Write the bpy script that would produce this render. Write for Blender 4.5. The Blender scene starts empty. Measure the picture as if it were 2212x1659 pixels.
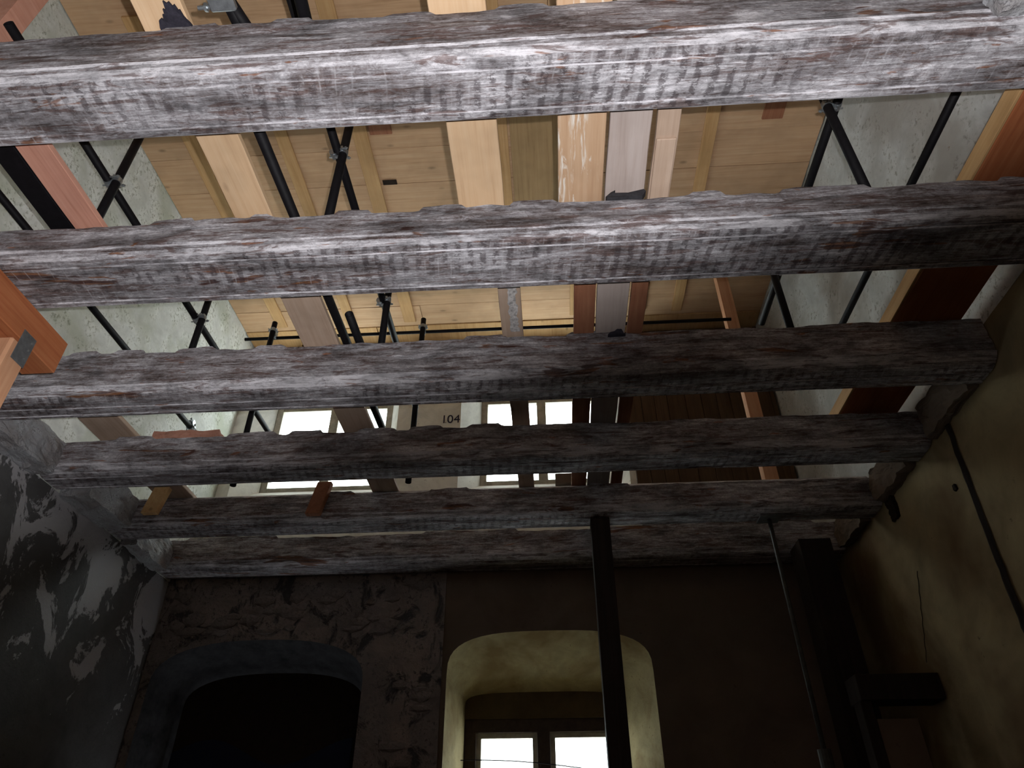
import bpy, bmesh, math, random
from mathutils import Vector, Matrix, noise

# ------------------------------------------------------------------ camera
S = bpy.context.scene
COL = S.collection
CAM = Vector((0, 0, 1.6))
PITCH, YAW, ROLL, FPX = math.radians(36.2259), math.radians(3.3874), math.radians(-.212), 1519.
cp, sp, cy, sy = math.cos(PITCH), math.sin(PITCH), math.cos(YAW), math.sin(YAW)
fw = Vector((-sy*cp, cy*cp, sp)); rt = Vector((cy, sy, 0)); up = rt.cross(fw)
cr, sr = math.cos(ROLL), math.sin(ROLL)
rt, up = cr*rt + sr*up, -sr*rt + cr*up
cam = bpy.data.cameras.new('camera'); co = bpy.data.objects.new('camera', cam); COL.objects.link(co)
co.matrix_world = Matrix(((rt.x, up.x, -fw.x, CAM.x), (rt.y, up.y, -fw.y, CAM.y), (rt.z, up.z, -fw.z, CAM.z), (0, 0, 0, 1)))
cam.sensor_width = 36; cam.sensor_fit = 'HORIZONTAL'; cam.lens = FPX/2212*36; cam.clip_start = .02
S.camera = co

# ------------------------------------------------------------------ light
S.view_settings.view_transform = 'Standard'; S.view_settings.look = 'None'
S.view_settings.gamma = 1; S.view_settings.use_curve_mapping = False
S.view_settings.exposure = 0.0
w = bpy.data.worlds.new('overcast_sky'); S.world = w; w.use_nodes = True
bg = w.node_tree.nodes['Background']; bg.inputs[0].default_value = (.93, .97, 1, 1); bg.inputs[1].default_value = 9.2
# the camera's own flash: a few centimetres above and to the right of the lens, throwing up and to the left
fl = bpy.data.lights.new('camera_flash', 'SPOT'); fo = bpy.data.objects.new('camera_flash', fl); COL.objects.link(fo)
fl.energy = 450; fl.color = (1, .985, 1); fl.shadow_soft_size = .008; fl.spot_size = math.radians(179.5); fl.spot_blend = .20
fo.location = CAM + rt*.045 + up*.045
aim = fw*.045 + rt*-.345 + up*.933
fo.rotation_euler = aim.to_track_quat('-Z', 'Y').to_euler()

# ------------------------------------------------------------------ materials
def mat(name):
    m = bpy.data.materials.new(name); m.use_nodes = True
    n = m.node_tree.nodes; n.clear()
    out = n.new('ShaderNodeOutputMaterial'); b = n.new('ShaderNodeBsdfPrincipled')
    m.node_tree.links.new(b.outputs[0], out.inputs[0])
    b.inputs['Specular IOR Level'].default_value = .15
    return m, b
class G:
    """small node-graph writer"""
    def __init__(s, m): s.t = m.node_tree; s.n = s.t.nodes; s.l = s.t.links
    def put(s, sock, v):
        if isinstance(v, bpy.types.NodeSocket): s.l.new(v, sock)
        elif v is not None: sock.default_value = v
    def math(s, op, a, b=None, c=None, clamp=False):
        x = s.n.new('ShaderNodeMath'); x.operation = op; x.use_clamp = clamp
        s.put(x.inputs[0], a); s.put(x.inputs[1], b); s.put(x.inputs[2], c); return x.outputs[0]
    def coord(s, rnd=40.):
        tc = s.n.new('ShaderNodeTexCoord'); oi = s.n.new('ShaderNodeObjectInfo')
        x = s.n.new('ShaderNodeVectorMath'); x.operation = 'ADD'
        k = s.math('MULTIPLY', oi.outputs['Random'], rnd)
        s.l.new(tc.outputs['Object'], x.inputs[0]); s.l.new(k, x.inputs[1]); return x.outputs[0], oi.outputs['Random'], tc.outputs['Object']
    def noise(s, co, scale=(1, 1, 1), detail=4, rough=.6, dist=0, sc=1):
        mp = s.n.new('ShaderNodeMapping'); s.l.new(co, mp.inputs[0]); mp.inputs['Scale'].default_value = scale
        x = s.n.new('ShaderNodeTexNoise'); s.l.new(mp.outputs[0], x.inputs['Vector'])
        x.inputs['Scale'].default_value = sc; x.inputs['Detail'].default_value = detail
        x.inputs['Roughness'].default_value = rough; x.inputs['Distortion'].default_value = dist
        return x.outputs['Fac']
    def ramp(s, f, stops):
        x = s.n.new('ShaderNodeValToRGB'); s.l.new(f, x.inputs[0]); e = x.color_ramp.elements
        while len(e) < len(stops): e.new(.5)
        for i, (p, c) in enumerate(stops):
            e[i].position = p; e[i].color = (*c, 1) if not isinstance(c, float) else (c, c, c, 1)
        return x.outputs[0]
    def mix(s, f, a, b, mode='MIX'):
        x = s.n.new('ShaderNodeMix'); x.data_type = 'RGBA'; x.blend_type = mode
        s.put(x.inputs[0], f)
        for i, v in ((6, a), (7, b)):
            if isinstance(v, tuple): x.inputs[i].default_value = (*v, 1)
            else: s.l.new(v, x.inputs[i])
        return x.outputs[2]
    def bump(s, h, b, st=.4, d=.01):
        x = s.n.new('ShaderNodeBump'); x.inputs['Strength'].default_value = st; x.inputs['Distance'].default_value = d
        s.l.new(h, x.inputs['Height']); s.l.new(x.outputs[0], b.inputs['Normal'])

def wood(name, c0, c1, c2, axis=1, tint=.12, rough=.75, knots=True, scuff=None):
    """sawn timber: c0 dark grain, c1 body, c2 light; axis = grain direction"""
    m, b = mat(name); g = G(m); co_, rn, _ = g.coord()
    sc = [26., 26., 26.]; sc[axis] = 1.1
    n1 = g.noise(co_, sc, 6, .65, .5)
    sc2 = [70., 70., 70.]; sc2[axis] = 3.
    n2 = g.noise(co_, sc2, 3, .6)
    n3 = g.noise(co_, (3, 3, 3), 3, .6)
    f = g.math('MULTIPLY_ADD', n2, .35, g.math('MULTIPLY', n1, .65))
    c = g.ramp(f, [(.3, c0), (.46, c1), (.7, c2)])
    c = g.mix(g.math('MULTIPLY', g.math('SUBTRACT', n3, .42, clamp=True), 1.6, clamp=True), c, tuple(v*.62 for v in c1))
    if knots:
        mp = g.n.new('ShaderNodeMapping'); g.l.new(co_, mp.inputs[0]); ks = [5., 5., 5.]; ks[axis] = 2.2; mp.inputs['Scale'].default_value = ks
        v = g.n.new('ShaderNodeTexVoronoi'); g.l.new(mp.outputs[0], v.inputs[0]); v.inputs['Scale'].default_value = 1
        k = g.ramp(v.outputs['Distance'], [(.03, 1.), (.10, 0.)])
        c = g.mix(g.math('MULTIPLY', k, .65), c, tuple(v*.35 for v in c1))
    if scuff:
        s1 = g.noise(co_, (34, 3.4, 30), 5, .7, .9); s2 = g.noise(co_, (5, 1.6, 5), 2)
        k = g.math('MULTIPLY', g.ramp(s1, [(.53, 0.), (.62, 1.)]), g.ramp(s2, [(.42, 0.), (.52, 1.)]))
        c = g.mix(k, c, scuff)
    v = g.math('MULTIPLY_ADD', rn, tint*2, 1-tint)
    c = g.mix(1., c, g.ramp(v, [(0, 0.), (1, 1.)]), 'MULTIPLY')
    g.l.new(c, b.inputs[0]); b.inputs['Roughness'].default_value = rough
    g.bump(f, b, .25, .004)
    return m

def beam_mat():
    m, b = mat('limewashed_old_timber'); g = G(m); co_, rn, ob = g.coord(60)
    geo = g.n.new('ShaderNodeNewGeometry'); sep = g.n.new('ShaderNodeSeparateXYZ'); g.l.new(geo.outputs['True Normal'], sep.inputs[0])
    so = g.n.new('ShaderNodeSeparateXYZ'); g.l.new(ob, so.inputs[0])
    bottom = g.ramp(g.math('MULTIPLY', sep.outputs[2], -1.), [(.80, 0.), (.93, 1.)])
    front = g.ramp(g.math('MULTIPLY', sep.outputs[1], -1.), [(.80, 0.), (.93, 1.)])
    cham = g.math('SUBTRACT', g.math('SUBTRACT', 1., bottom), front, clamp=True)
    grain = g.noise(co_, (4.2, 50, 50), 8, .76, 1.1)
    streak = g.noise(co_, (9, 170, 170), 4, .7, .5)
    blotch = g.noise(co_, (2.2, 7, 7), 5, .65, .6)
    crust = g.noise(co_, (34, 60, 60), 6, .78, 1.0)
    f = g.math('MULTIPLY_ADD', grain, .36, g.math('MULTIPLY_ADD', blotch, .30, g.math('MULTIPLY_ADD', streak, .14, g.math('MULTIPLY', crust, .26))))
    f = g.math('ADD', f, g.math('MULTIPLY', cham, .062)); f = g.math('SUBTRACT', f, g.math('MULTIPLY', front, .012))  # flash brightness on the moulding put into the colour; front a touch darker
    c = g.ramp(f, [(.40, (.04, .027, .026)), (.452, (.145, .115, .11)), (.50, (.275, .25, .26)), (.55, (.43, .415, .44)), (.61, (.76, .74, .78))])
    # brown bare wood where the wash has gone
    br = g.noise(co_, (4.2, 30, 30), 6, .72, .6)
    c = g.mix(g.math('MULTIPLY', g.ramp(br, [(.54, 0.), (.60, 1.)]), .7), c, (.13, .070, .058))
    big = g.noise(co_, (1.7, 10, 10), 4, .6, .7)
    c = g.mix(g.math('MULTIPLY', g.ramp(big, [(.64, 0.), (.665, 1.)]), .8), c, g.ramp(g.noise(co_, (3, 40, 40), 3), [(.45, (.07, .022, .014)), (.6, (.30, .12, .04))]))
    rs = g.noise(co_, (4.5, 24, 24), 3, .6, .4)
    c = g.mix(g.math('MULTIPLY', g.ramp(rs, [(.67, 0.), (.71, 1.)]), .75), c, (.27, .105, .045))
    # ghost marks of the old ceiling laths across the underside
    nx = g.noise(co_, (5, 4, 1), 2, .5); x = g.math('MULTIPLY_ADD', nx, .8, g.math('MULTIPLY', so.outputs[0], 17.))
    x = g.math('ADD', x, g.math('MULTIPLY', so.outputs[1], 2.))
    fr = g.math('PINGPONG', x, .5)
    l1 = g.ramp(fr, [(.22, 0.), (.34, 1.)])
    l2 = g.ramp(g.noise(co_, (26, 34, 1), 6, .72, .3), [(.475, 0.), (.53, 1.)])
    l3 = g.ramp(g.noise(co_, (1.3, 3, .1), 3), [(.40, 0.), (.54, 1.)])
    lath = g.math('MULTIPLY', g.math('MULTIPLY', l1, l2), g.math('MULTIPLY', l3, bottom))
    c = g.mix(g.math('MULTIPLY', lath, .62), c, (.065, .045, .05))
    l4 = g.math('MULTIPLY', g.ramp(fr, [(.03, 1.), (.07, 0.)]), g.ramp(g.noise(co_, (3, 9, 1), 3), [(.48, 0.), (.6, 1.)]))
    c = g.mix(g.math('MULTIPLY', g.math('MULTIPLY', l4, bottom), .34), c, (.62, .61, .64))
    dk = g.noise(co_, (2.6, 9, 9), 4, .65, .8)
    c = g.mix(1., c, g.ramp(dk, [(.36, .46), (.52, .90), (.66, 1.08)]), 'MULTIPLY')
    g.l.new(c, b.inputs[0]); b.inputs['Roughness'].default_value = .85
    h = g.math('SUBTRACT', g.math('MULTIPLY_ADD', grain, .6, g.math('MULTIPLY', crust, .4)), g.math('MULTIPLY', lath, .2))
    g.bump(h, b, .75, .02)
    return m

def plaster(name, base, spots, stain, sc=1., spot_t=(.60, .68), stain_amt=.6, peel=None, peel_t=(.52, .54), bumpd=.01):
    m, b = mat(name); g = G(m); co_, rn, ob = g.coord(0)
    n1 = g.noise(co_, (3*sc,)*3, 6, .65, .5); n2 = g.noise(co_, (22*sc,)*3, 5, .7); n3 = g.noise(co_, (.9*sc,)*3, 4, .6, .4)
    c = g.ramp(n1, [(.3, tuple(v*.72 for v in base)), (.55, base), (.75, tuple(min(1, v*1.15) for v in base))])
    c = g.mix(g.math('MULTIPLY', g.ramp(n3, [(.45, 0.), (.62, 1.)]), stain_amt), c, stain)
    k = g.math('MULTIPLY', g.ramp(n2, [(spot_t[0], 0.), (spot_t[1], 1.)]), g.ramp(n1, [(.46, 0.), (.56, 1.)]))
    c = g.mix(g.math('MULTIPLY', k, .75), c, spots)
    h = g.math('MULTIPLY_ADD', n2, .4, g.math('MULTIPLY', n1, .6))
    if peel:
        p = g.noise(co_, (2.1*sc, 2.1*sc, 1.6*sc), 7, .68, .9); sep = g.n.new('ShaderNodeSeparateXYZ'); g.l.new(ob, sep.inputs[0])
        if len(peel) > 3: p = g.math('MULTIPLY_ADD', g.math('ADD', sep.outputs[2], peel[3]), peel[4], p)
        k = g.ramp(p, [(peel_t[0], 0.), (peel_t[1], 1.)])
        c = g.mix(k, c, peel[:3]); h = g.math('MULTIPLY_ADD', k, -.8, h)
    g.l.new(c, b.inputs[0]); b.inputs['Roughness'].default_value = .9
    g.bump(h, b, .6, bumpd)
    return m

def plain(name, c, rough=.5, metal=0., var=.3, sc=25):
    m, b = mat(name); g = G(m); co_, rn, _ = g.coord()
    n = g.noise(co_, (sc,)*3, 5, .7)
    col = g.ramp(n, [(.3, tuple(v*(1-var) for v in c)), (.7, tuple(min(1, v*(1+var)) for v in c))])
    g.l.new(col, b.inputs[0]); b.inputs['Roughness'].default_value = rough; b.inputs['Metallic'].default_value = metal
    g.bump(n, b, .15, .002)
    return m

M = dict(
    beam=beam_mat(),
    pine=wood('pale_new_pine', (.50, .32, .19), (.63, .43, .26), (.70, .51, .33)),
    pine_scuff=wood('scuffed_whitish_pine', (.42, .25, .15), (.52, .34, .21), (.60, .42, .28), scuff=(.74, .68, .60)),
    pine_grey=wood('grey_pink_board', (.34, .27, .24), (.43, .355, .32), (.49, .42, .39)),
    pine_dust=wood('dusty_pinkish_board', (.36, .25, .18), (.46, .335, .25), (.54, .41, .32)),
    red=wood('reddish_board', (.20, .075, .04), (.30, .125, .07), (.38, .18, .10)),
    pink=wood('salmon_stained_board', (.42, .19, .13), (.58, .29, .21), (.66, .37, .28), knots=False),
    orange=wood('orange_red_timber', (.24, .065, .028), (.38, .125, .05), (.46, .18, .08), knots=False),
    tan=wood('tan_prop_timber', (.40, .18, .09), (.58, .30, .17), (.68, .40, .24), axis=2, knots=False),
    stud=wood('weathered_stud', (.22, .10, .04), (.32, .16, .07), (.42, .22, .10), axis=2, knots=False),
    ceilb=wood('brown_ceiling_board', (.41, .25, .135), (.54, .345, .20), (.61, .42, .265), axis=0, tint=.14),
    batten=wood('amber_batten', (.40, .225, .09), (.53, .32, .145), (.61, .40, .20), axis=1),
    olive=wood('olive_brown_sheet', (.24, .15, .07), (.36, .235, .115), (.43, .29, .15), axis=1, knots=False),
    upper=plaster('grey_white_mouldy_plaster', (.68, .70, .67), (.20, .21, .15), (.42, .45, .36), 1.5, (.50, .62), .75),
    upper_r=plaster('worn_grey_plaster', (.57, .59, .585), (.20, .19, .16), (.34, .32, .29), 1.3, (.53, .64), .75, peel=(.30, .20, .13, -1.1, -.02), peel_t=(.60, .63)),
    upfar=plaster('white_painted_plaster', (.80, .79, .74), (.40, .38, .33), (.66, .65, .60), 1.1, (.62, .68), .5),
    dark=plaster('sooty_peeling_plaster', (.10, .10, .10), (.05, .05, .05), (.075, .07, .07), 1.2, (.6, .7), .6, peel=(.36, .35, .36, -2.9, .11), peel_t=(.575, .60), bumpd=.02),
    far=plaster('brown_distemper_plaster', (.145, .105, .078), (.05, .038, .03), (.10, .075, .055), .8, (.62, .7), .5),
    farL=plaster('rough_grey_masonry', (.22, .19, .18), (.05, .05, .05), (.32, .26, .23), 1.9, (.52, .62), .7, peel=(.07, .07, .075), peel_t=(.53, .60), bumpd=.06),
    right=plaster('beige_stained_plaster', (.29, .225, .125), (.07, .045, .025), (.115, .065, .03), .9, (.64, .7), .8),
    reveal=plaster('yellowed_reveal_plaster', (.37, .305, .165), (.15, .11, .06), (.19, .125, .05), 1.9, (.60, .66), .9),
    tymp=plaster('dull_brown_plaster', (.10, .07, .035), (.06, .04, .025), (.08, .055, .03), 2, (.6, .7), .5),
    mortar=plaster('lumpy_lime_mortar', (.36, .365, .38), (.10, .09, .10), (.20, .17, .16), 5, (.5, .6), .6, bumpd=.03),
    tube=plain('black_painted_steel', (.006, .0055, .007), .6),
    zinc=plain('zinc_coupler_steel', (.36, .39, .41), .4, .85),
    plate=plain('dull_steel_plate', (.13, .135, .14), .5, .4),
    frame=plain('dark_brown_window_frame', (.055, .038, .030), .6),
    framep=plain('pale_window_frame', (.42, .40, .34), .6, sc=10),
    felt=plain('dark_felt', (.028, .026, .036), .9, sc=60),
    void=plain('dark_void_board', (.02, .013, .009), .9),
    screen=wood('shade_screen_board', (.05, .028, .016), (.09, .052, .03), (.13, .08, .05), axis=2, knots=False),
    dark_arch=plain('dark_reveal', (.035, .035, .038), .9, sc=8, var=.5),  # near-black, uneven tone for the blocked arch's reveal
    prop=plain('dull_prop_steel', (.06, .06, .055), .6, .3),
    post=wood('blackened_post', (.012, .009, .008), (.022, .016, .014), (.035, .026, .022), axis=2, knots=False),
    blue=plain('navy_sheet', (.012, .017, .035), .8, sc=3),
    ink=plain('grey_ink', (.04, .035, .06), .9),
    floor=wood('dusty_floor', (.03, .025, .02), (.045, .037, .03), (.06, .05, .04), axis=0, knots=False),
    shale=plain('grey_bark', (.035, .034, .038), .9, sc=40),
)
def glass():
    m = bpy.data.materials.new('window_glass'); m.use_nodes = True; n = m.node_tree.nodes; n.clear(); l = m.node_tree.links
    o = n.new('ShaderNodeOutputMaterial'); t = n.new('ShaderNodeBsdfTransparent'); gl = n.new('ShaderNodeBsdfGlossy'); gl.inputs['Roughness'].default_value = .03
    t.inputs[0].default_value = (.93, .96, .94, 1); x = n.new('ShaderNodeMixShader'); x.inputs[0].default_value = .06
    l.new(t.outputs[0], x.inputs[1]); l.new(gl.outputs[0], x.inputs[2]); l.new(x.outputs[0], o.inputs[0]); return m
M['glass'] = glass()

# ------------------------------------------------------------------ helpers
ORG = {}
def tag(o, label=None, category=None, group=None, kind=None):
    for k, v in (('label', label), ("category", category), ('group', group), ('kind', kind)):
        if v: o[k] = v
    return o
def empty(name, loc, **k):
    o = bpy.data.objects.new(name, None); o.empty_display_size = .1; COL.objects.link(o)
    o.location = loc; ORG[o] = Vector(loc); return tag(o, **k)
def link(name, bm, m, parent=None, origin=None, smooth=False, **k):
    vs = [v.co for v in bm.verts]
    if origin is None:
        lo = [min(v[i] for v in vs) for i in range(3)]; hi = [max(v[i] for v in vs) for i in range(3)]
        origin = Vector(((lo[0]+hi[0])/2, (lo[1]+hi[1])/2, lo[2]))
    origin = Vector(origin)
    for v in bm.verts: v.co -= origin
    bmesh.ops.recalc_face_normals(bm, faces=bm.faces)
    me = bpy.data.meshes.new(name); bm.to_mesh(me); bm.free()
    for p in me.polygons: p.use_smooth = smooth
    me.materials.append(M[m]); o = bpy.data.objects.new(name, me); COL.objects.link(o)
    ORG[o] = origin
    if parent: o.parent = parent; o.location = origin - ORG[parent]
    else: o.location = origin
    return tag(o, **k)
def bx(bm, x0, x1, y0, y1, z0, z1, bev=0.):
    vs = [bm.verts.new((x, y, z)) for x in (x0, x1) for y in (y0, y1) for z in (z0, z1)]
    fs = [bm.faces.new([vs[i] for i in f]) for f in ((0, 1, 3, 2), (4, 6, 7, 5), (0, 4, 5, 1), (2, 3, 7, 6), (0, 2, 6, 4), (1, 5, 7, 3))]
    if bev:
        es = list({e for f in fs for e in f.edges}); bmesh.ops.bevel(bm, geom=es, offset=bev, segments=1, affect='EDGES')
    return bm
def box(name, m, a, parent=None, bev=.003, **k):
    return link(name, bx(bmesh.new(), *a, bev), m, parent, **k)
def cyl(bm, p, q, r, n=14, cap=True, r2=None):
    p, q = Vector(p), Vector(q); d = (q-p).normalized()
    a = d.orthogonal().normalized(); b_ = d.cross(a); r2 = r if r2 is None else r2
    A = [bm.verts.new(p + (a*math.cos(t) + b_*math.sin(t))*r) for t in [2*math.pi*i/n for i in range(n)]]
    B = [bm.verts.new(q + (a*math.cos(t) + b_*math.sin(t))*r2) for t in [2*math.pi*i/n for i in range(n)]]
    for i in range(n): bm.faces.new((A[i], A[(i+1) % n], B[(i+1) % n], B[i]))
    if cap: bm.faces.new(A[::-1]); bm.faces.new(B)
    return bm
def plank(name, m, x, y, z, t=.03, skew=0., seed=0, **k):
    """sawn board along Y with slightly uneven edges; x=(x0,x1) at its start, skew = drift of x over its length"""
    rnd = random.Random(seed); bm = bmesh.new(); N = max(3, int((y[1]-y[0])/.08)); rows = []
    for i in range(N+1):
        f = i/N; yy = y[0] + (y[1]-y[0])*f; dx = skew*f
        w0 = (noise.noise(Vector((seed*7.1, yy*3, 0))))*.004; w1 = (noise.noise(Vector((seed*7.1, yy*3, 9))))*.004
        a, b = x[0]+dx+w0, x[1]+dx+w1; c = .003
        rows.append([bm.verts.new(p) for p in ((a+c, yy, z), (b-c, yy, z), (b, yy, z+c), (b, yy, z+t-c), (b-c, yy, z+t), (a+c, yy, z+t), (a, yy, z+t-c), (a, yy, z+c))])
    for i in range(N):
        for j in range(8): bm.faces.new((rows[i][j], rows[i][(j+1) % 8], rows[i+1][(j+1) % 8], rows[i+1][j]))
    bm.faces.new(rows[0]); bm.faces.new(rows[-1])
    return link(name, bm, m, **k)
def loft(bm, loops):
    L = [[bm.verts.new(p) for p in lp] for lp in loops]
    for a, b in zip(L, L[1:]):
        for i in range(len(a)-1): bm.faces.new((a[i], a[i+1], b[i+1], b[i]))
    return L
def holed(bm, rect, holes, y, thick):
    """wall sheet in the XZ plane at y with holes, thickened away from the room"""
    edges = []
    for lp in [rect]+holes:
        vs = [bm.verts.new((px, y, pz)) for px, pz in lp]
        edges += [bm.edges.new((vs[i], vs[(i+1) % len(vs)])) for i in range(len(vs))]
    r = bmesh.ops.triangle_fill(bm, use_beauty=True, use_dissolve=False, edges=edges)
    fs = [f for f in bm.faces]
    e = bmesh.ops.extrude_face_region(bm, geom=fs)
    for v in e['geom']:
        if isinstance(v, bmesh.types.BMVert): v.co.y += thick
    return bm
def arch(x0, x1, zb, zs, zt, n=22, p=.62):
    cx, a, b = (x0+x1)/2, (x1-x0)/2, zt-zs; L = [(x0, zb)]
    for i in range(n+1):
        t = math.pi - math.pi*i/n; c, s = math.cos(t), math.sin(t)
        L.append((cx + a*math.copysign(abs(c)**p, c), zs + b*abs(s)**p))
    L.append((x1, zb)); return L

XL, XR, YW, YU, ZB = -3.42, 2.42, 5.93, 6.30, 3.9
# ------------------------------------------------------------------ setting: lower room
def sheet_x(name, m, x, y0, y1, z0, z1, out, amp=.012, step=.06, **k):
    """side wall with uneven surface"""
    bm = bmesh.new(); ny, nz = int((y1-y0)/step), int((z1-z0)/step)
    s = -1 if out < 0 else 1
    V = [[bm.verts.new((x + s*abs(noise.noise(Vector((i*step*1.7, j*step*1.7, x))))*amp*2, y0+(y1-y0)*i/ny, z0+(z1-z0)*j/nz)) for j in range(nz+1)] for i in range(ny+1)]
    for i in range(ny):
        for j in range(nz): bm.faces.new((V[i][j], V[i+1][j], V[i+1][j+1], V[i][j+1]))
    b = [bm.verts.new((x+out, yy, zz)) for yy, zz in ((y0, z0), (y1, z0), (y1, z1), (y0, z1))]
    bm.faces.new(b)
    bm.faces.new([V[i][0] for i in range(ny+1)] + [b[1], b[0]]); bm.faces.new([V[i][nz] for i in range(ny+1)] + [b[2], b[3]])
    bm.faces.new([V[0][j] for j in range(nz+1)] + [b[3], b[0]]); bm.faces.new([V[ny][j] for j in range(nz+1)] + [b[2], b[1]])
    return link(name, bm, m, smooth=False, kind='structure', origin=(x, 0, 0), **k)
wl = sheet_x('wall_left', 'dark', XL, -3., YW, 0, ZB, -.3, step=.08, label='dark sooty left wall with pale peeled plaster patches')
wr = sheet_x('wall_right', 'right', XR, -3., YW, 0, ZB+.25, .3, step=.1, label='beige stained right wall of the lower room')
box('floor', 'floor', (XL-.3, XR+.3, -3.3, YW+.2, -.15, 0), kind='structure', bev=0)
box('wall_back', 'far', (XL-.3, XR+.3, -3.3, -3., 0, 7.1), kind='structure', bev=0)

A3 = arch(-.89, .77, 2.05, 3.06, 3.40, p=.66); A4 = arch(-3.35, -1.57, 1.2, 3.02, 3.37, p=.8)
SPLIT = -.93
bm = holed(bmesh.new(), [(SPLIT, 0), (XR+.3, 0), (XR+.3, 4.2), (SPLIT, 4.2)], [A3], YW, .22)
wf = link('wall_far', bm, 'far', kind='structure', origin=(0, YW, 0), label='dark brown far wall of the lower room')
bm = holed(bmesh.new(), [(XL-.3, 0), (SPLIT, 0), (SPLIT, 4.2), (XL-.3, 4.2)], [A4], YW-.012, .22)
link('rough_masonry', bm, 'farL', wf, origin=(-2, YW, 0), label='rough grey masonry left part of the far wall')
# stones that show through the rough masonry
rs = random.Random(5)
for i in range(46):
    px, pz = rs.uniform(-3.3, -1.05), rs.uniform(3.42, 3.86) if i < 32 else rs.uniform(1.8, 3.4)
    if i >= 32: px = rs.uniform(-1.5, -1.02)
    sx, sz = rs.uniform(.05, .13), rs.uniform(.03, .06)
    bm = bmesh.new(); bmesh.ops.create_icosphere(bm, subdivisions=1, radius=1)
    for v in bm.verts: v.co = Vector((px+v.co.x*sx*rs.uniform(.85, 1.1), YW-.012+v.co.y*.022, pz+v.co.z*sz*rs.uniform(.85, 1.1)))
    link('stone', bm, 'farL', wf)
bm = bmesh.new(); bx(bm, XL-.3, XR+.3, YW+.22, YU+.45, 3.62, 4.18); link('trim_1', bm, 'right', kind='structure')

def reveal(name, mname, outer, inner, y0, y1, parent=None, **k):
    bm = bmesh.new(); loft(bm, [[(px, y0, pz) for px, pz in outer], [(px, (y0+y1)/2, pz) for px, pz in [((a[0]+b[0])/2, (a[1]+b[1])/2) for a, b in zip(outer, inner)]], [(px, y1, pz) for px, pz in inner]])
    return link(name, bm, mname, parent, smooth=True, **k)
# window 3: the deep arched window at the bottom
w3 = empty('window_3', (-.13, 6.5, 2.05), kind='structure', label='lower arched window with dark frame in a deep yellowed reveal')
I3 = arch(-.80, .54, 2.05, 2.93, 3.05, p=.5)
reveal('reveal', 'reveal', A3, I3, YW, 6.5, w3)
box('sill', 'reveal', (-1.1, .95, YW+.01, 6.75, 1.8, 2.05), w3, bev=0)  # sill raised out of view to cut daylight going up into the room
bm = bmesh.new(); bx(bm, -1.2, 1.0, 6.5, 6.7, 2.84, 3.5); link('lintel_panel', bm, 'tymp', w3)
for a in ((-1.3, -.80), (.54, 1.0)): box('jamb_masonry', 'tymp', (a[0], a[1], 6.5, 6.7, 2.05, 2.84), w3, bev=0)
fr = box('window_frame', 'frame', (-.80, .54, 6.52, 6.60, 2.735, 2.84), w3)
for a in ((-.80, -.70), (.44, .54), (-.185, -.075)): box('frame_post', 'frame', (a[0], a[1], 6.50 if a[0] == -.185 else 6.52, 6.60, 2.05, 2.74), w3)
box('frame_rail', 'frame', (-.80, .54, 6.52, 6.60, 2.05, 2.13), w3)
for a in ((-.70, -.185), (-.075, .44)):
    bm = bmesh.new(); s = .04
    bx(bm, a[0], a[0]+s, 6.545, 6.585, 2.13, 2.735); bx(bm, a[1]-s, a[1], 6.545, 6.585, 2.13, 2.735); bx(bm, a[0]+s, a[1]-s, 6.545, 6.585, 2.695, 2.735); bx(bm, a[0]+s, a[1]-s, 6.545, 6.585, 2.13, 2.17)
    sh = link('sash', bm, 'framep', w3)
    box('pane', 'glass', (a[0]+s, a[1]-s, 6.56, 6.566, 2.17, 2.695), sh, bev=0)
# window 4: the blocked, dark arch on the left
w4 = empty('window_4', (-2.46, 6.4, 1.2), kind='structure', label='blocked dark arched opening left of the lit lower window')
I4 = arch(-3.25, -1.67, 1.2, 2.95, 3.22, p=.8)
reveal('reveal', 'dark_arch', A4, I4, YW-.012, 6.40, w4)
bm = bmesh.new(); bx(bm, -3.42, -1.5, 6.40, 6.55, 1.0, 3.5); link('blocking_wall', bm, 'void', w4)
bm = bmesh.new(); N = 14
top = [(-3.2+1.5*i/N, 2.58+.10*math.sin(i*.55)+.03*noise.noise(Vector((i, 0, 3)))) for i in range(N+1)]
v0 = [bm.verts.new((a, 6.30, b)) for a, b in top]; v1 = [bm.verts.new((a, 6.26, 1.3)) for a, b in top]
for i in range(N): bm.faces.new((v0[i], v0[i+1], v1[i+1], v1[i]))
e = bmesh.ops.extrude_face_region(bm, geom=list(bm.faces))
for v in e['geom']:
    if isinstance(v, bmesh.types.BMVert): v.co.y += .03
link('blue_sheet', bm, 'blue', w4, label='navy sheet hung across the blocked opening')

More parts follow.
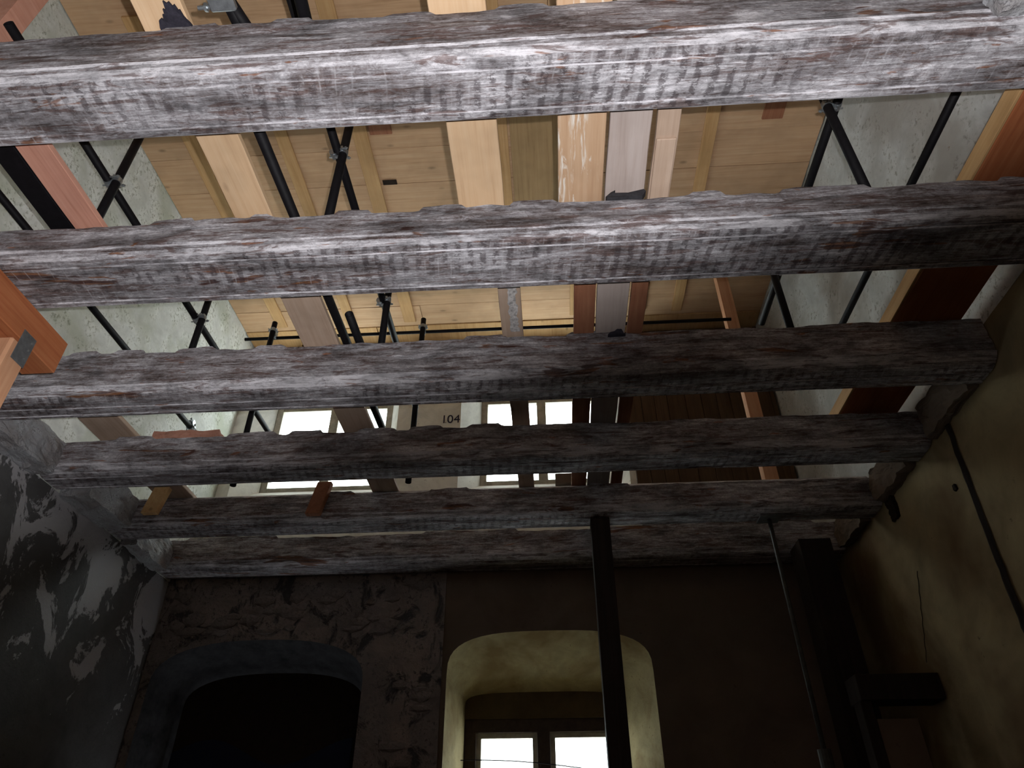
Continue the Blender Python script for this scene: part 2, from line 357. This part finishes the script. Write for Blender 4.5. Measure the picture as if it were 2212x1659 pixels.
# ------------------------------------------------------------------ setting: upper room
ul = sheet_x('wall_left_upper', 'upper', XL, -3., YU, ZB, 7.1, -.3, step=.12, label='grey white mouldy plaster wall upstairs on the left')
ur = sheet_x('wall_right_upper', 'upper_r', XR, -3., YU, ZB+.25, 7.1, .3, step=.12, label='worn grey plaster wall upstairs on the right')
O1 = [(-3.30, 4.9), (-3.30, 6.68), (-1.62, 6.68), (-1.62, 4.9)]; O2 = [(-.93, 4.9), (-.93, 6.68), (.81, 6.68), (.81, 4.9)]
bm = holed(bmesh.new(), [(XL-.3, 4.18), (XR+.3, 4.18), (XR+.3, 7.1), (XL-.3, 7.1)], [O1, O2], YU, .12)
wu = link('wall_far_upper', bm, 'upfar', kind='structure', origin=(0, YU, 4.2), label='pale plaster wall upstairs holding the two bright windows')
for n_, (O, ia, ib, mu, lab) in enumerate(((O1, -3.08, -1.74, (-2.455, -2.355), 'upper left window glimpsed between the beams, two bright panes'), (O2, -.73, .61, (-.11, -.01), 'upper middle window right of the painted number, bright panes'))):
    W = empty('window_%d' % (n_+1), ((ia+ib)/2, 6.55, 5.1), kind='structure', label=lab)
    I = [(ia, 5.08), (ia, 6.6), (ib, 6.6), (ib, 5.08)]
    reveal('reveal', 'upfar', O+[O[0]], I+[I[0]], YU, 6.52, W)
    bm = bmesh.new(); bx(bm, ia-.4, ia, 6.52, 6.64, 4.8, 6.9); bx(bm, ib, ib+.4, 6.52, 6.64, 4.8, 6.9); bx(bm, ia, ib, 6.52, 6.64, 6.6, 6.9); bx(bm, ia, ib, 6.52, 6.64, 4.8, 5.08)
    link('outer_masonry', bm, 'upper', W)
    for a in ((ia, ia+.07), (ib-.07, ib), mu): box('frame_post', 'framep', (a[0], a[1], 6.53, 6.6, 5.08, 6.6), W)
    for z in ((5.08, 5.14), (6.12, 6.2), (6.54, 6.6)): box('frame_rail', 'framep', (ia+.07, ib-.07, 6.535, 6.595, z[0], z[1]), W)
    for a in ((ia+.07, mu[0]), (mu[1], ib-.07)): 
        for zz in ((5.14, 6.12), (6.2, 6.54)): box('pane', 'glass', (a[0], a[1], 6.56, 6.566, zz[0], zz[1]), W, bev=0)  # upper row of panes added, hidden by a beam, for more daylight
# painted room number beside the second window
for ch, px in (('1', -1.145), ('.', -1.098), ('04', -1.078)):
    cu = bpy.data.curves.new('digits', 'FONT'); cu.body = ch; cu.size = .145; cu.extrude = .001
    if ch == '.': cu.size = .08
    tmp = bpy.data.objects.new('tmp', cu); COL.objects.link(tmp)
    dg = bpy.context.evaluated_depsgraph_get(); me = bpy.data.meshes.new_from_object(tmp.evaluated_get(dg)); bpy.data.objects.remove(tmp)
    me.materials.clear(); me.materials.append(M['ink']); o = bpy.data.objects.new('room_number', me); COL.objects.link(o)
    me.transform(Matrix.Rotation(math.pi/2, 4, 'X')); o.parent = wu; o.location = Vector((px, YU-.004, 5.735)) - ORG[wu]; o['label'] = 'painted number %s' % ('dot' if ch == '.' else ch)

# ceiling of sawn boards: sheathing across the room, battens along it
ce = box('ceiling', 'void', (XL-.3, XR+.3, -3.3, 6.8, 6.95, 7.1), kind='structure', bev=0, label='brown board ceiling of the upper room')
rc = random.Random(11); y = -.4; edges = [3.05, 3.655, 4.03, 4.42, 4.80, 5.20, 5.66, 5.985]
ys = [-.4+.43*i for i in range(8)] + edges
for i, (a, b) in enumerate(zip(ys, ys[1:])):
    cuts = [XL] + sorted(rc.uniform(XL+.9, XR-.9) for _ in range(1)) + [XR]
    for c0, c1 in zip(cuts, cuts[1:]):
        if c1-c0 < .2: continue
        dz = rc.uniform(0, .008); bm = bmesh.new()
        bx(bm, c0+.0015, c1-.0015, a+.002, b-.002, 6.872+dz, 6.90+dz, .003)
        if a <= 3.66 < b and c0 < -1.4 < c1 and False: pass
        link('ceiling_board', bm, 'ceilb', ce)
for c0, c1 in ((XL, -1.9), (-1.9, -.3), (-.3, 1.1), (1.1, XR)):
    box('ceiling_board', 'batten', (c0+.004, c1-.004, 5.988, 6.295, 6.866, 6.90), ce)
for i, (x0, x1, y0, y1) in enumerate(((-3.02, -2.9, 2.4, 5.9), (-2.22, -2.11, 3.0, 5.9), (-1.56, -1.43, 1., 5.9), (-.36, -.24, 1., 5.9), (.3, .42, 1., 5.9), (1.02, 1.13, 2., 5.9), (1.42, 1.53, 1., 5.9))):
    box('batten', 'batten', (x0, x1, y0, y1, 6.845, 6.869), ce)
box('sheet', 'olive', (-.22, .28, 3.0, 4.75, 6.852, 6.868), ce, label='olive brown sheet between two ceiling battens')
box('slot', 'void', (-1.41, -1.28, 3.98, 4.035, 6.868, 6.874), ce, label='small black slot in the boards')
box('patch_board', 'red', (-1.41, -1.22, 3.2, 3.50, 6.85, 6.87), ce); box('patch_board', 'red', (1.89, 2.06, 3.2, 3.56, 6.85, 6.87), ce)

# mortar packing at the beam ends, on top of the lower left wall
def lump(name, m, a, seed, parent=None, amp=.022, **k):
    bm = bmesh.new(); bmesh.ops.create_cube(bm, size=1); bmesh.ops.subdivide_edges(bm, edges=list(bm.edges), cuts=13, use_grid_fill=True)
    c = Vector(((a[0]+a[1])/2, (a[2]+a[3])/2, (a[4]+a[5])/2)); s = Vector((a[1]-a[0], a[3]-a[2], a[5]-a[4]))
    for v in bm.verts:
        q = v.co.copy(); q = q.lerp(q.normalized()*.5*1.15, .12)
        p = Vector((c.x+q.x*s.x, c.y+q.y*s.y, c.z+q.z*s.z))
        v.co = p + noise.noise_vector(p*9+Vector((seed*3., 0, 0)))*amp + noise.noise_vector(p*31)*amp*.45 + noise.noise_vector(p*75)*amp*.2
    return link(name, bm, m, parent, **k)
for i, (a0, a1, xx) in enumerate(((3.34, 3.93, -3.28), (4.20, 4.78, -3.20), (5.06, 5.62, -3.30))):
    lump('mortar_packing', 'mortar', (XL-.05, xx, a0, a1, 3.88, 4.13), i, ul)
for i, (a0, a1) in enumerate(((3.34, 3.9), (4.22, 4.76), (5.06, 5.6))):
    lump('mortar_packing', 'far', (XR-.07, XR+.05, a0, a1, 3.9, 4.13), i+7, ur)

# ------------------------------------------------------------------ the six old beams
BZ = 4.195
BEAMS = [ # front Y, chamfer top z, bottom start, bottom end, back Y, front top z, tabs
    (1.235, 3.965, 1.295, 1.45, 1.50, 4.185, [(-.94, -.8), (-.52, -.36), (-.12, .05), (-1.35, -1.15)]),
    (2.06, 3.96, 2.115, 2.335, 2.385, 4.113, [(-1.77, -1.58), (-1.31, -1.22), (-.92, -.76), (-.53, -.34), (-.12, .08), (.67, .81), (1.06, 1.44), (2.0, 2.2)]),
    (3.08, 3.97, 3.20, 3.27, 3.315, 4.20, [(-2.79, -2.62), (-2.52, -2.34), (-2.14, -1.92), (-1.67, -1.51), (-.45, -.22), (.14, .44)]),
    (3.93, 3.965, 4.01, 4.14, 4.18, 4.15, [(-2.94, -2.68), (-2.16, -1.84), (-1.74, -1.52), (-1.27, -1.02), (-.92, -.71), (-.52, -.31)]),
    (4.78, 3.965, 4.86, 4.99, 5.03, 4.13, [(-1.72, -1.51), (-.92, -.62), (.3, .6)]),
    (5.62, 3.965, 5.70, 5.83, 5.88, 4.165, [(-3.2, -2.4), (-1.1, -.3), (.4, 2.2)]),
]
ordn = ['nearest limewashed ceiling beam across the top of the view, brightest in the flash', 'second ceiling beam from the top, black lath marks on its underside',
        'third ceiling beam from the top, its left end behind the orange timber', 'fourth ceiling beam from the top, right below the painted number 1.04',
        'fifth ceiling beam from the top, short studs nailed to its face', 'sixth and lowest ceiling beam, dark, against the far wall']
def smooth(e0, e1, x): t = max(0, min(1, (x-e0)/(e1-e0))); return t*t*(3-2*t)
for bi, (yf, zc, b0, b1, yb, zt, tabs) in enumerate(BEAMS):
    prof = [(yf, zt - (zt-zc)*i/7) for i in range(8)]                      # front face, top to moulding
    prof += [(yf+.004, zc-.006), (yf-.004, zc-.010)]                        # quirk
    dx, dz = b0-yf, zc-ZB
    for i in range(1, 7):                                                   # rounded moulding
        t = i/6*math.pi/2; prof.append((b0 - dx*math.cos(t)*1.0, ZB + dz - (dz)*math.sin(t) if i else zc))
    prof += [(b0+.004, ZB+.006), (b0+.010, ZB+.006), (b0+.014, ZB)]
    for i in range(1, 6): prof.append((b0+.014+(b1-b0-.014)*i/6, ZB))
    prof += [(b1, ZB), (b1+.004, ZB+.006), (b1+.010, ZB+.006), (b1+.014, ZB+.001), (yb-.012, ZB+.002), (yb-.002, ZB+.010), (yb, ZB+.03), (yb, 4.05), (yb, BZ)]
    prof += [((yf+yb)/2, BZ), (yf+.05, max(zt, BZ-.07)+.0)]
    bm = bmesh.new(); rows = []; nx = 300; x0, x1 = XL+.004, XR-.004; NP = len(prof)
    for i in range(nx+1):
        x = x0+(x1-x0)*i/nx; row = []
        tab = max([smooth(a-.012, a+.012, x)*(1-smooth(b-.012, b+.012, x)) for a, b in tabs] or [0])
        topn = noise.noise(Vector((x*2.5, bi*5, 1)))*.016 + noise.noise(Vector((x*11, bi*5, 2)))*.008 + tab*.024 - .012
        for j, (py, pz) in enumerate(prof):
            zz, yy = pz, py
            if j < 8: zz += topn*(1-j/7.)**1.2
            elif j == NP-1: zz += topn*.6
            if j < NP-4 or j == NP-1:
                q = Vector((x*1.1, py*6+bi*9, pz*7)); k = 1.0 if j < 8 else (.35 if j < 16 else .45)
                d = noise.noise(Vector((x*1.6, py*14+bi*9, pz*22)))*.010*k + noise.noise(Vector((x*7, py*30+bi*4, pz*50)))*.004*k
                if j < 8 : yy -= d; 
                else: zz += abs(d)*.8; yy -= d*.3
            wob = noise.noise(Vector((x*.35, bi*3.3, 4)))*.010
            row.append(bm.verts.new((x, yy, zz + (wob if 0 else 0))))
        rows.append(row)
    for i in range(nx):
        for j in range(NP): bm.faces.new((rows[i][j], rows[i][(j+1) % NP], rows[i+1][(j+1) % NP], rows[i+1][j]))
    bm.faces.new(rows[0]); bm.faces.new(rows[-1])
    link('timber_beam', bm, 'beam', origin=((x0+x1)/2, (b0+b1)/2, ZB), label=ordn[bi], category='beam', group='old limewashed ceiling beams')

# ------------------------------------------------------------------ boards lying over the beams
ZP = 4.2
PL = [
 ('loose_board', 'pine', (-1.435, -1.255), (.85, 2.28), ZP, 0, 'pale pine board over the two nearest beams, left of the crossed black tubes'),
 ('loose_board', 'pine_dust', (-1.40, -1.19), (2.29, 5.3), ZP, .0, 'dusty pinkish board over the middle beams, left beside the thick black tube'),
 ('loose_board', 'pine', (-.37, -.16), (.8, 2.27), ZP, 0, 'pale pine board with one knot, left of the olive brown gap'),
 ('loose_board', 'pine_dust', (-.232, -.112), (2.3, 5.35), ZP, -.01, 'narrow board with a white paint streak, alone in the second gap'),
 ('loose_board', 'pine_scuff', (.092, .295), (.8, 2.28), ZP, 0, 'pine board covered in white scratches, over the two nearest beams'),
 ('loose_board', 'red', (.17, .286), (2.3, 5.6), ZP, 0, 'reddish board seen in the second gap, left of the grey white one'),
 ('loose_board', 'pine_grey', (.313, .487), (.9, 2.22), ZP, -.008, 'smooth grey pink board right of the scratched pine board'),
 ('loose_board', 'pine_grey', (.2935, .462), (2.27, 5.6), ZP, .0, 'grey white board right of the reddish board in the second gap'),
 ('loose_board', 'pine_dust', (.503, .60), (.9, 2.3), ZP+.0, .0, 'narrow notched pine batten, rightmost of the boards in the first gap'),
 ('loose_board', 'red', (.474, .56), (2.31, 5.5), ZP, .0, 'narrow reddish batten right of the grey white board in the second gap'),
 ('loose_board', 'pink', (-2.225, -2.08), (1.25, 2.3), ZP, 0, 'salmon coloured board at the left end of the first gap'),
 ('loose_board', 'pine_dust', (-3.13, -2.85), (3.4, 5.2), ZP, 0, 'wide brownish board beside the left wall in the third gap'),
]
for i, (n_, m_, x_, y_, z_, sk, lab) in enumerate(PL):
    plank(n_, m_, x_, y_, z_, .032, sk, i+1, label=lab, category='board', group='loose boards lying over the beams')
# white paint streak and knot on the narrow board, raised nick on the notched batten
sp_ = bpy.data.objects['loose_board.003']
bm = bmesh.new(); rnd = random.Random(3); L0 = []; L1 = []
for i in range(30):
    yy = 2.42+.62*i/29; L0.append((-.182+.016*noise.noise(Vector((i*1.3, .3, 0))), yy, ZP-.0008)); L1.append((-.140+.018*noise.noise(Vector((i*1.3, 5.3, 0))), yy, ZP-.0008))
loft(bm, [L0, L1, [(p[0], p[1], p[2]-.001) for p in L1], [(p[0], p[1], p[2]-.001) for p in L0], L0]); 
M['paint'] = plain('flaking_white_paint', (.42, .40, .39), .8, sc=60, var=.55); link('paint_streak', bm, 'paint', sp_, label='flaking white paint streak')
nb = bpy.data.objects['loose_board.008']
box('nailed_block', 'pine_dust', (.508, .592, 1.82, 2.28, ZP-.016, ZP-.0005), nb)
# broad black timber next to the salmon board, trimmer on the right
box('steel_channel', 'tube', (-2.345, -2.232, 1.2, 2.32, ZP, ZP+.05), label='broad black bar beside the salmon board, far left of the first gap', category='bar')
bm = bmesh.new(); bx(bm, 1.955, 2.33, .9, 4.5, ZP+.0, ZP+.075, .004)
link('trimmer_plank', bm, 'orange', label='thick orange brown plank over the beam ends along the right wall', category='plank')
bm = bmesh.new(); bx(bm, 1.94, 1.954, .9, 4.5, ZP+.002, ZP+.09, .002)  # paler strip: window light on the plank's side face put into colour
link('lit_side_strip', bm, 'batten', bpy.data.objects['trimmer_plank'], label='amber strip coloured as the lit side face')

# ------------------------------------------------------------------ scaffold upstairs
sc_ = empty('tube_scaffold', (-.4, 3.6, 4.2), label='black steel tube scaffold with clamped joints standing in the upper room', category='scaffold')
R_ = .024
def tube(a, b, name='tube', parent=sc_, r=R_, **k):
    bm = bmesh.new(); d = (Vector(b)-Vector(a)).normalized(); cyl(bm, a, b, r, 16, cap=False)
    # open pipe ends: inner wall
    cyl(bm, Vector(a), Vector(b), r*.82, 16, cap=False)
    bm.verts.ensure_lookup_table()
    for s0, s1 in ((0, 32), (16, 48)):
        for i in range(16): bm.faces.new((bm.verts[s0+i], bm.verts[s0+(i+1) % 16], bm.verts[s1+(i+1) % 16], bm.verts[s1+i]))
    return link(name, bm, 'tube', parent, smooth=True, **k)
def coupler(c, ax1, ax2, off):
    """two half-shell clamps back to back with bolts and nuts"""
    c = Vector(c); bm = bmesh.new(); D = {'x': Vector((1, 0, 0)), 'y': Vector((0, 1, 0)), 'z': Vector((0, 0, 1))}
    a1, a2, o = D[ax1], D[ax2], D[off[0]]*float(off[1:])
    for cc, ax, sgn in ((c-o*R_, a1, -1), (c+o*R_, a2, 1)):
        cyl(bm, cc-ax*.017, cc+ax*.017, R_*1.15, 16)
        side = ax.cross(o).normalized()
        for s in (-1, 1):
            p = cc+side*s*R_*1.35
            cyl(bm, p-o*.026, p+o*.034, .005, 8); cyl(bm, p+o*.018, p+o*.027, .010, 6)
            lo = p - ax*.022-side*.010-o*.006
            bx(bm, *sorted((p.x-(.013 if ax.x else .007), p.x+(.013 if ax.x else .007))), *sorted((p.y-(.013 if ax.y else .007), p.y+(.013 if ax.y else .007))), *sorted((p.z-(.013 if ax.z else .007), p.z+(.013 if ax.z else .007))))
    return link('coupler', bm, 'zinc', sc_, smooth=False)
ZL = 5.0
STD = [(-2.46, 2.475), (-2.46, 3.68), (-2.46, 4.74), (-1.09, 2.37), (-1.09, 3.59), (-1.09, 4.78), (1.55, 2.24), (1.55, 3.46)]
for x, y_ in STD:
    tube((x, y_, ZP+.002), (x, y_, 5.60 if (x > 0 and y_ > 3) else 5.88), 'standard')
    coupler((x - R_, y_, ZL), 'y', 'z', 'x1') if x < 0 else coupler((x + R_, y_, ZL), 'y', 'z', 'x-1')
for x, y0, y1 in ((-2.46-2*R_, 1.55, 5.3), (-1.09-2*R_+.02, 1.2, 4.92), (1.55+2*R_, 1.6, 4.0)):
    tube((x, y0, ZL), (x, y1, ZL), 'ledger')
tube((-3.22, 1.9, ZL), (-3.17, 5.25, ZL), 'ledger'); tube((2.21, 1.6, ZL), (2.19, 4.2, ZL), 'ledger')
tube((-2.75, 4.78+2*R_, 5.77), (1.70, 4.86+2*R_, 5.835), 'transom', r=.015)
for x, y_ in ((-2.46, 4.74), (-1.09, 4.78)): coupler((x, y_+R_, 5.79), 'z', 'x', 'y1')
coupler((-3.17, 5.1, ZL+R_), 'y', 'x', 'z1')
# loose tubes lying on the beams
t = tube((-1.172, 1.42, ZP+R_), (-1.13, 4.4, ZP+R_), 'scaffold_tube', None, r=.024, label='long black tube lying on the beams right of the dusty board', category='tube', group='loose tubes lying on the beams')
tube((-1.075, 2.86, ZP+R_), (-1.07, 3.42, ZP+R_), 'scaffold_tube', None, label='shorter black tube beside the long one in the second gap', category='tube', group='loose tubes lying on the beams')
tube((-.80, .6, ZP+R_), (-.845, 1.48, ZP+R_), 'scaffold_tube', None, label='black tube end above the nearest beam, right of the forked coupler', category='tube', group='loose tubes lying on the beams')
def fork():
    e = empty('forked_clamp', (-1.05, 1.28, 4.2), label='black forked tube clamp above the nearest beam near the top left', category='clamp')
    bm = bmesh.new(); cyl(bm, (-1.075, 1.33, 4.225), (-1.10, 1.16, 4.24), .026, 14); cyl(bm, (-1.10, 1.16, 4.24), (-1.04, 1.34, 4.225), .024, 14)
    link('arm', bm, 'tube', e, smooth=True)
    bm = bmesh.new(); bx(bm, -1.155, -1.06, 1.14, 1.19, 4.185, 4.215, .006); cyl(bm, (-1.20, 1.175, 4.2), (-1.14, 1.175, 4.2), .008, 8); cyl(bm, (-1.175, 1.175, 4.2), (-1.165, 1.175, 4.2), .016, 6)
    link('clamp_body', bm, 'zinc', e)
fork()
# boards added upstairs right of the middle window, dark colour standing in for shade
bs = empty('shade_screen', (1.6, 6.2, 4.2), label='added dark brown boards upstairs, for the unlit wall right of the middle window', category='screen')
xx = .86; rb_ = random.Random(8)
while xx < 2.36:
    w_ = rb_.uniform(.13, .19); x2 = min(xx+w_, 2.40)
    box('board', 'screen', (xx+.002, x2-.002, 6.19+rb_.uniform(0, .006), 6.225, ZP, 6.82), bs); xx = x2
for z_ in (4.5, 5.6, 6.5): box('rail', 'screen', (.9, 2.38, 6.226, 6.26, z_, z_+.09), bs)
# upstairs timber posts
box('timber_post', 'tan', (1.69, 1.80, 5.0, 5.09, ZP, 6.84), label='tan timber post standing upstairs, seen right in the second gap', category='post')
box('timber_post', 'pink', (-2.83, -2.56, 1.55, 1.66, ZP, 6.84), label='blurred salmon timber at the top left corner', category='post')

# ------------------------------------------------------------------ orange header and its post at the left
hd = box('header_timber', 'orange', (-2.60, -2.43, 1.35, 2.64, 3.712, 3.899), bev=.004, label='orange red timber under the second beam at the left edge', category='timber')
ps = empty('timber_prop', (-2.50, 2.41, 0), label='light salmon prop with steel plate carrying the orange timber', category='prop')
box('shaft', 'tan', (-2.58, -2.445, 2.345, 2.475, 0, 3.711), ps, bev=.012)
pt = box('nail_plate', 'plate', (-2.4295, -2.4265, 2.365, 2.455, 3.60, 3.765), ps, bev=.001)
for zz in (3.64, 3.69, 3.73):
    bm = bmesh.new(); cyl(bm, (-2.4265, 2.435, zz), (-2.424, 2.435, zz), .006, 8); link('nail_head', bm, 'zinc', pt)

# ------------------------------------------------------------------ studs, props and posts below
st = [((-3.09, -2.97), 3.98, 'amber stud nailed to the fifth beam near the left wall', 'batten'), ((-1.80, -1.69), 3.93, 'small reddish stud on the fifth beam under the left bright pane', 'red')]
for (a, b), z0, lab, m_ in st:
    bm = bmesh.new(); vs = bx(bm, a, b, 4.71, 4.762, z0, 4.195, .003)
    for v in bm.verts: v.co.x += (v.co.z-4.1)*.22
    link('short_stud', bm, m_, label=lab, category='stud', group='short studs on the fifth beam')
box('central_post', 'post', (.295, .435, 4.85, 4.98, 0, 3.898), label='black timber post standing in front of the lower window', category='post')
box('corner_post', 'post', (1.95, 2.20, 5.35, 5.60, 0, 3.898), label='dark post near the far right corner of the room', category='post')
pr = empty('steel_prop', (1.63, 4.95, 0), label='thin grey steel prop right of the lit window', category='prop')
bm = bmesh.new(); cyl(bm, (1.63, 4.95, 0), (1.63, 4.95, 2.3), .026, 14); link('outer_tube', bm, 'prop', pr, smooth=True)
bm = bmesh.new(); cyl(bm, (1.63, 4.95, 2.2), (1.63, 4.95, 3.885), .016, 14); link('inner_tube', bm, 'prop', pr, smooth=True)
box('head_plate', 'plate', (1.55, 1.71, 4.88, 5.02, 3.885, 3.897), pr)
bm = bmesh.new(); cyl(bm, (1.63, 4.95, 2.22), (1.63, 4.95, 2.34), .042, 14); link('collar', bm, 'prop', pr)
sh = empty('timber_shelf', (2.2, 4.95, 2.5), label='dark timber shelf projecting from the right wall', category='shelf')
box('shelf_beam', 'post', (1.90, XR-.003, 4.85, 5.05, 2.60, 2.755), sh)
box('shelf_panel', 'far', (1.98, 2.23, 4.90, 4.94, 0, 2.50), sh, label='greyish upright panel under the shelf')
box('shelf_side', 'post', (1.90, 1.97, 4.88, 5.0, 0, 2.60), sh)
# dark strip, crack and hole on the right wall
bm = bmesh.new(); L = []
for i in range(40):
    z = 3.98 - i*.05; yy = 3.73 + .08*min(1, i/20) + .015*noise.noise(Vector((i*.5, 1, 0))); wd = .022+.012*abs(noise.noise(Vector((i*.7, 4, 0))))+.012*(i/39)
    L.append((z, yy, wd))
loft(bm, [[(XR-.004, y_-w_, z) for z, y_, w_ in L], [(XR-.018, y_, z) for z, y_, w_ in L], [(XR-.004, y_+w_, z) for z, y_, w_ in L]])
link('conduit', bm, 'post', wr, label='dark uneven strip running down the beige wall')
bm = bmesh.new(); L = [(3.35-i*.03, 4.66+.28*(i/17)+.006*math.sin(i*2.)) for i in range(18)]
loft(bm, [[(XR-.003, y_-.004, z) for z, y_ in L], [(XR-.006, y_, z) for z, y_ in L], [(XR-.003, y_+.004, z) for z, y_ in L]]); link('crack', bm, 'void', wr)
lump('hole', 'void', (XR-.02, XR+.02, 4.63, 4.73, 3.74, 3.9), 4, wr, .02)
for a, b in ((4.25, 3.95), (4.5, 4.0), (3.9, 3.6)): lump('pit', 'void', (XR-.008, XR+.01, a, a+.03, b-.04, b), 4, wr, .008)

# plaster lump at the right end of the nearest beam
lump('plaster_lump', 'mortar', (1.50, 1.78, 1.06, 1.228, 3.90, 4.16), 9, label='rust stained plaster lump on the nearest beam, top right corner', category='plaster')
# torn felt on the nearest beam, splinters on the next
def scrap(name, m, pts, y, th, z0, seed, **k):
    bm = bmesh.new(); v = [bm.verts.new((px, y+.012*noise.noise(Vector((px*20, pz*20, seed))), pz+z0)) for px, pz in pts]; bm.faces.new(v)
    e = bmesh.ops.extrude_face_region(bm, geom=list(bm.faces))
    for g_ in e['geom']:
        if isinstance(g_, bmesh.types.BMVert): g_.co.y += th
    return link(name, bm, m, **k)
jag = [(0, 0), (.0, .025), (.012, .045), (.03, .05), (.04, .043), (.05, .062), (.062, .058), (.068, .078), (.082, .072), (.088, .10), (.10, .092), (.115, .095), (.125, .082), (.14, .086), (.15, .07), (.162, .072), (.17, .05), (.19, .035), (.205, .012), (.21, 0)]
bm = bmesh.new(); v = [bm.verts.new((-1.365+a*.62, 1.262-b*1.25, 4.188+.003*math.sin(a*60))) for a, b in jag]; bm.faces.new(v)
e = bmesh.ops.extrude_face_region(bm, geom=list(bm.faces))
for g_ in e['geom']:
    if isinstance(g_, bmesh.types.BMVert): g_.co.z += .009
link('torn_felt', bm, 'felt', label='jagged black felt scrap under the pale board, above the nearest beam', category='scrap')
scrap('bark_splinter', 'shale', [(.305, 0), (.30, .012), (.325, .045), (.345, .052), (.338, .03), (.40, .028), (.47, .045), (.478, .03), (.46, 0)], 2.05, .03, 4.108, 2, label='pointed grey splinter on the second beam under the grey pink board', category='splinter', group='splinters on the beams')
scrap('bark_splinter', 'felt', [(.36, 0), (.375, .02), (.40, .025), (.415, .04), (.44, .038), (.45, .01), (.46, 0)], 3.05, .025, 4.157, 3, label='small dark crumb on the third beam under the grey white board', category='splinter', group='splinters on the beams')
# slab of pinkish plaster lying on the fourth beam, brick on the sill
lump('plaster_slab', 'pink', (-2.72, -2.24, 3.94, 4.12, 4.14, 4.205), 12, amp=.012, label='long salmon sliver lying on the fourth beam at the left', category='slab')
bm = bmesh.new(); bx(bm, .06, .28, 6.36, 6.46, 5.0, 5.115, .006); link('sill_brick', bm, 'far', label='dark block on the sill of the upper middle window', category='brick')
# sagging wire across the lit window
bm = bmesh.new(); P = [(-1.02+1.2*i/24, 6.42, 2.512+.012*math.sin(i/24*math.pi*1.1)-.06*(i/24)**2) for i in range(25)]
for a, b in zip(P, P[1:]): cyl(bm, a, b, .004, 6, cap=False)
link('wire', bm, 'felt', smooth=True, label='thin dark wire sagging across the lower window', category='wire')
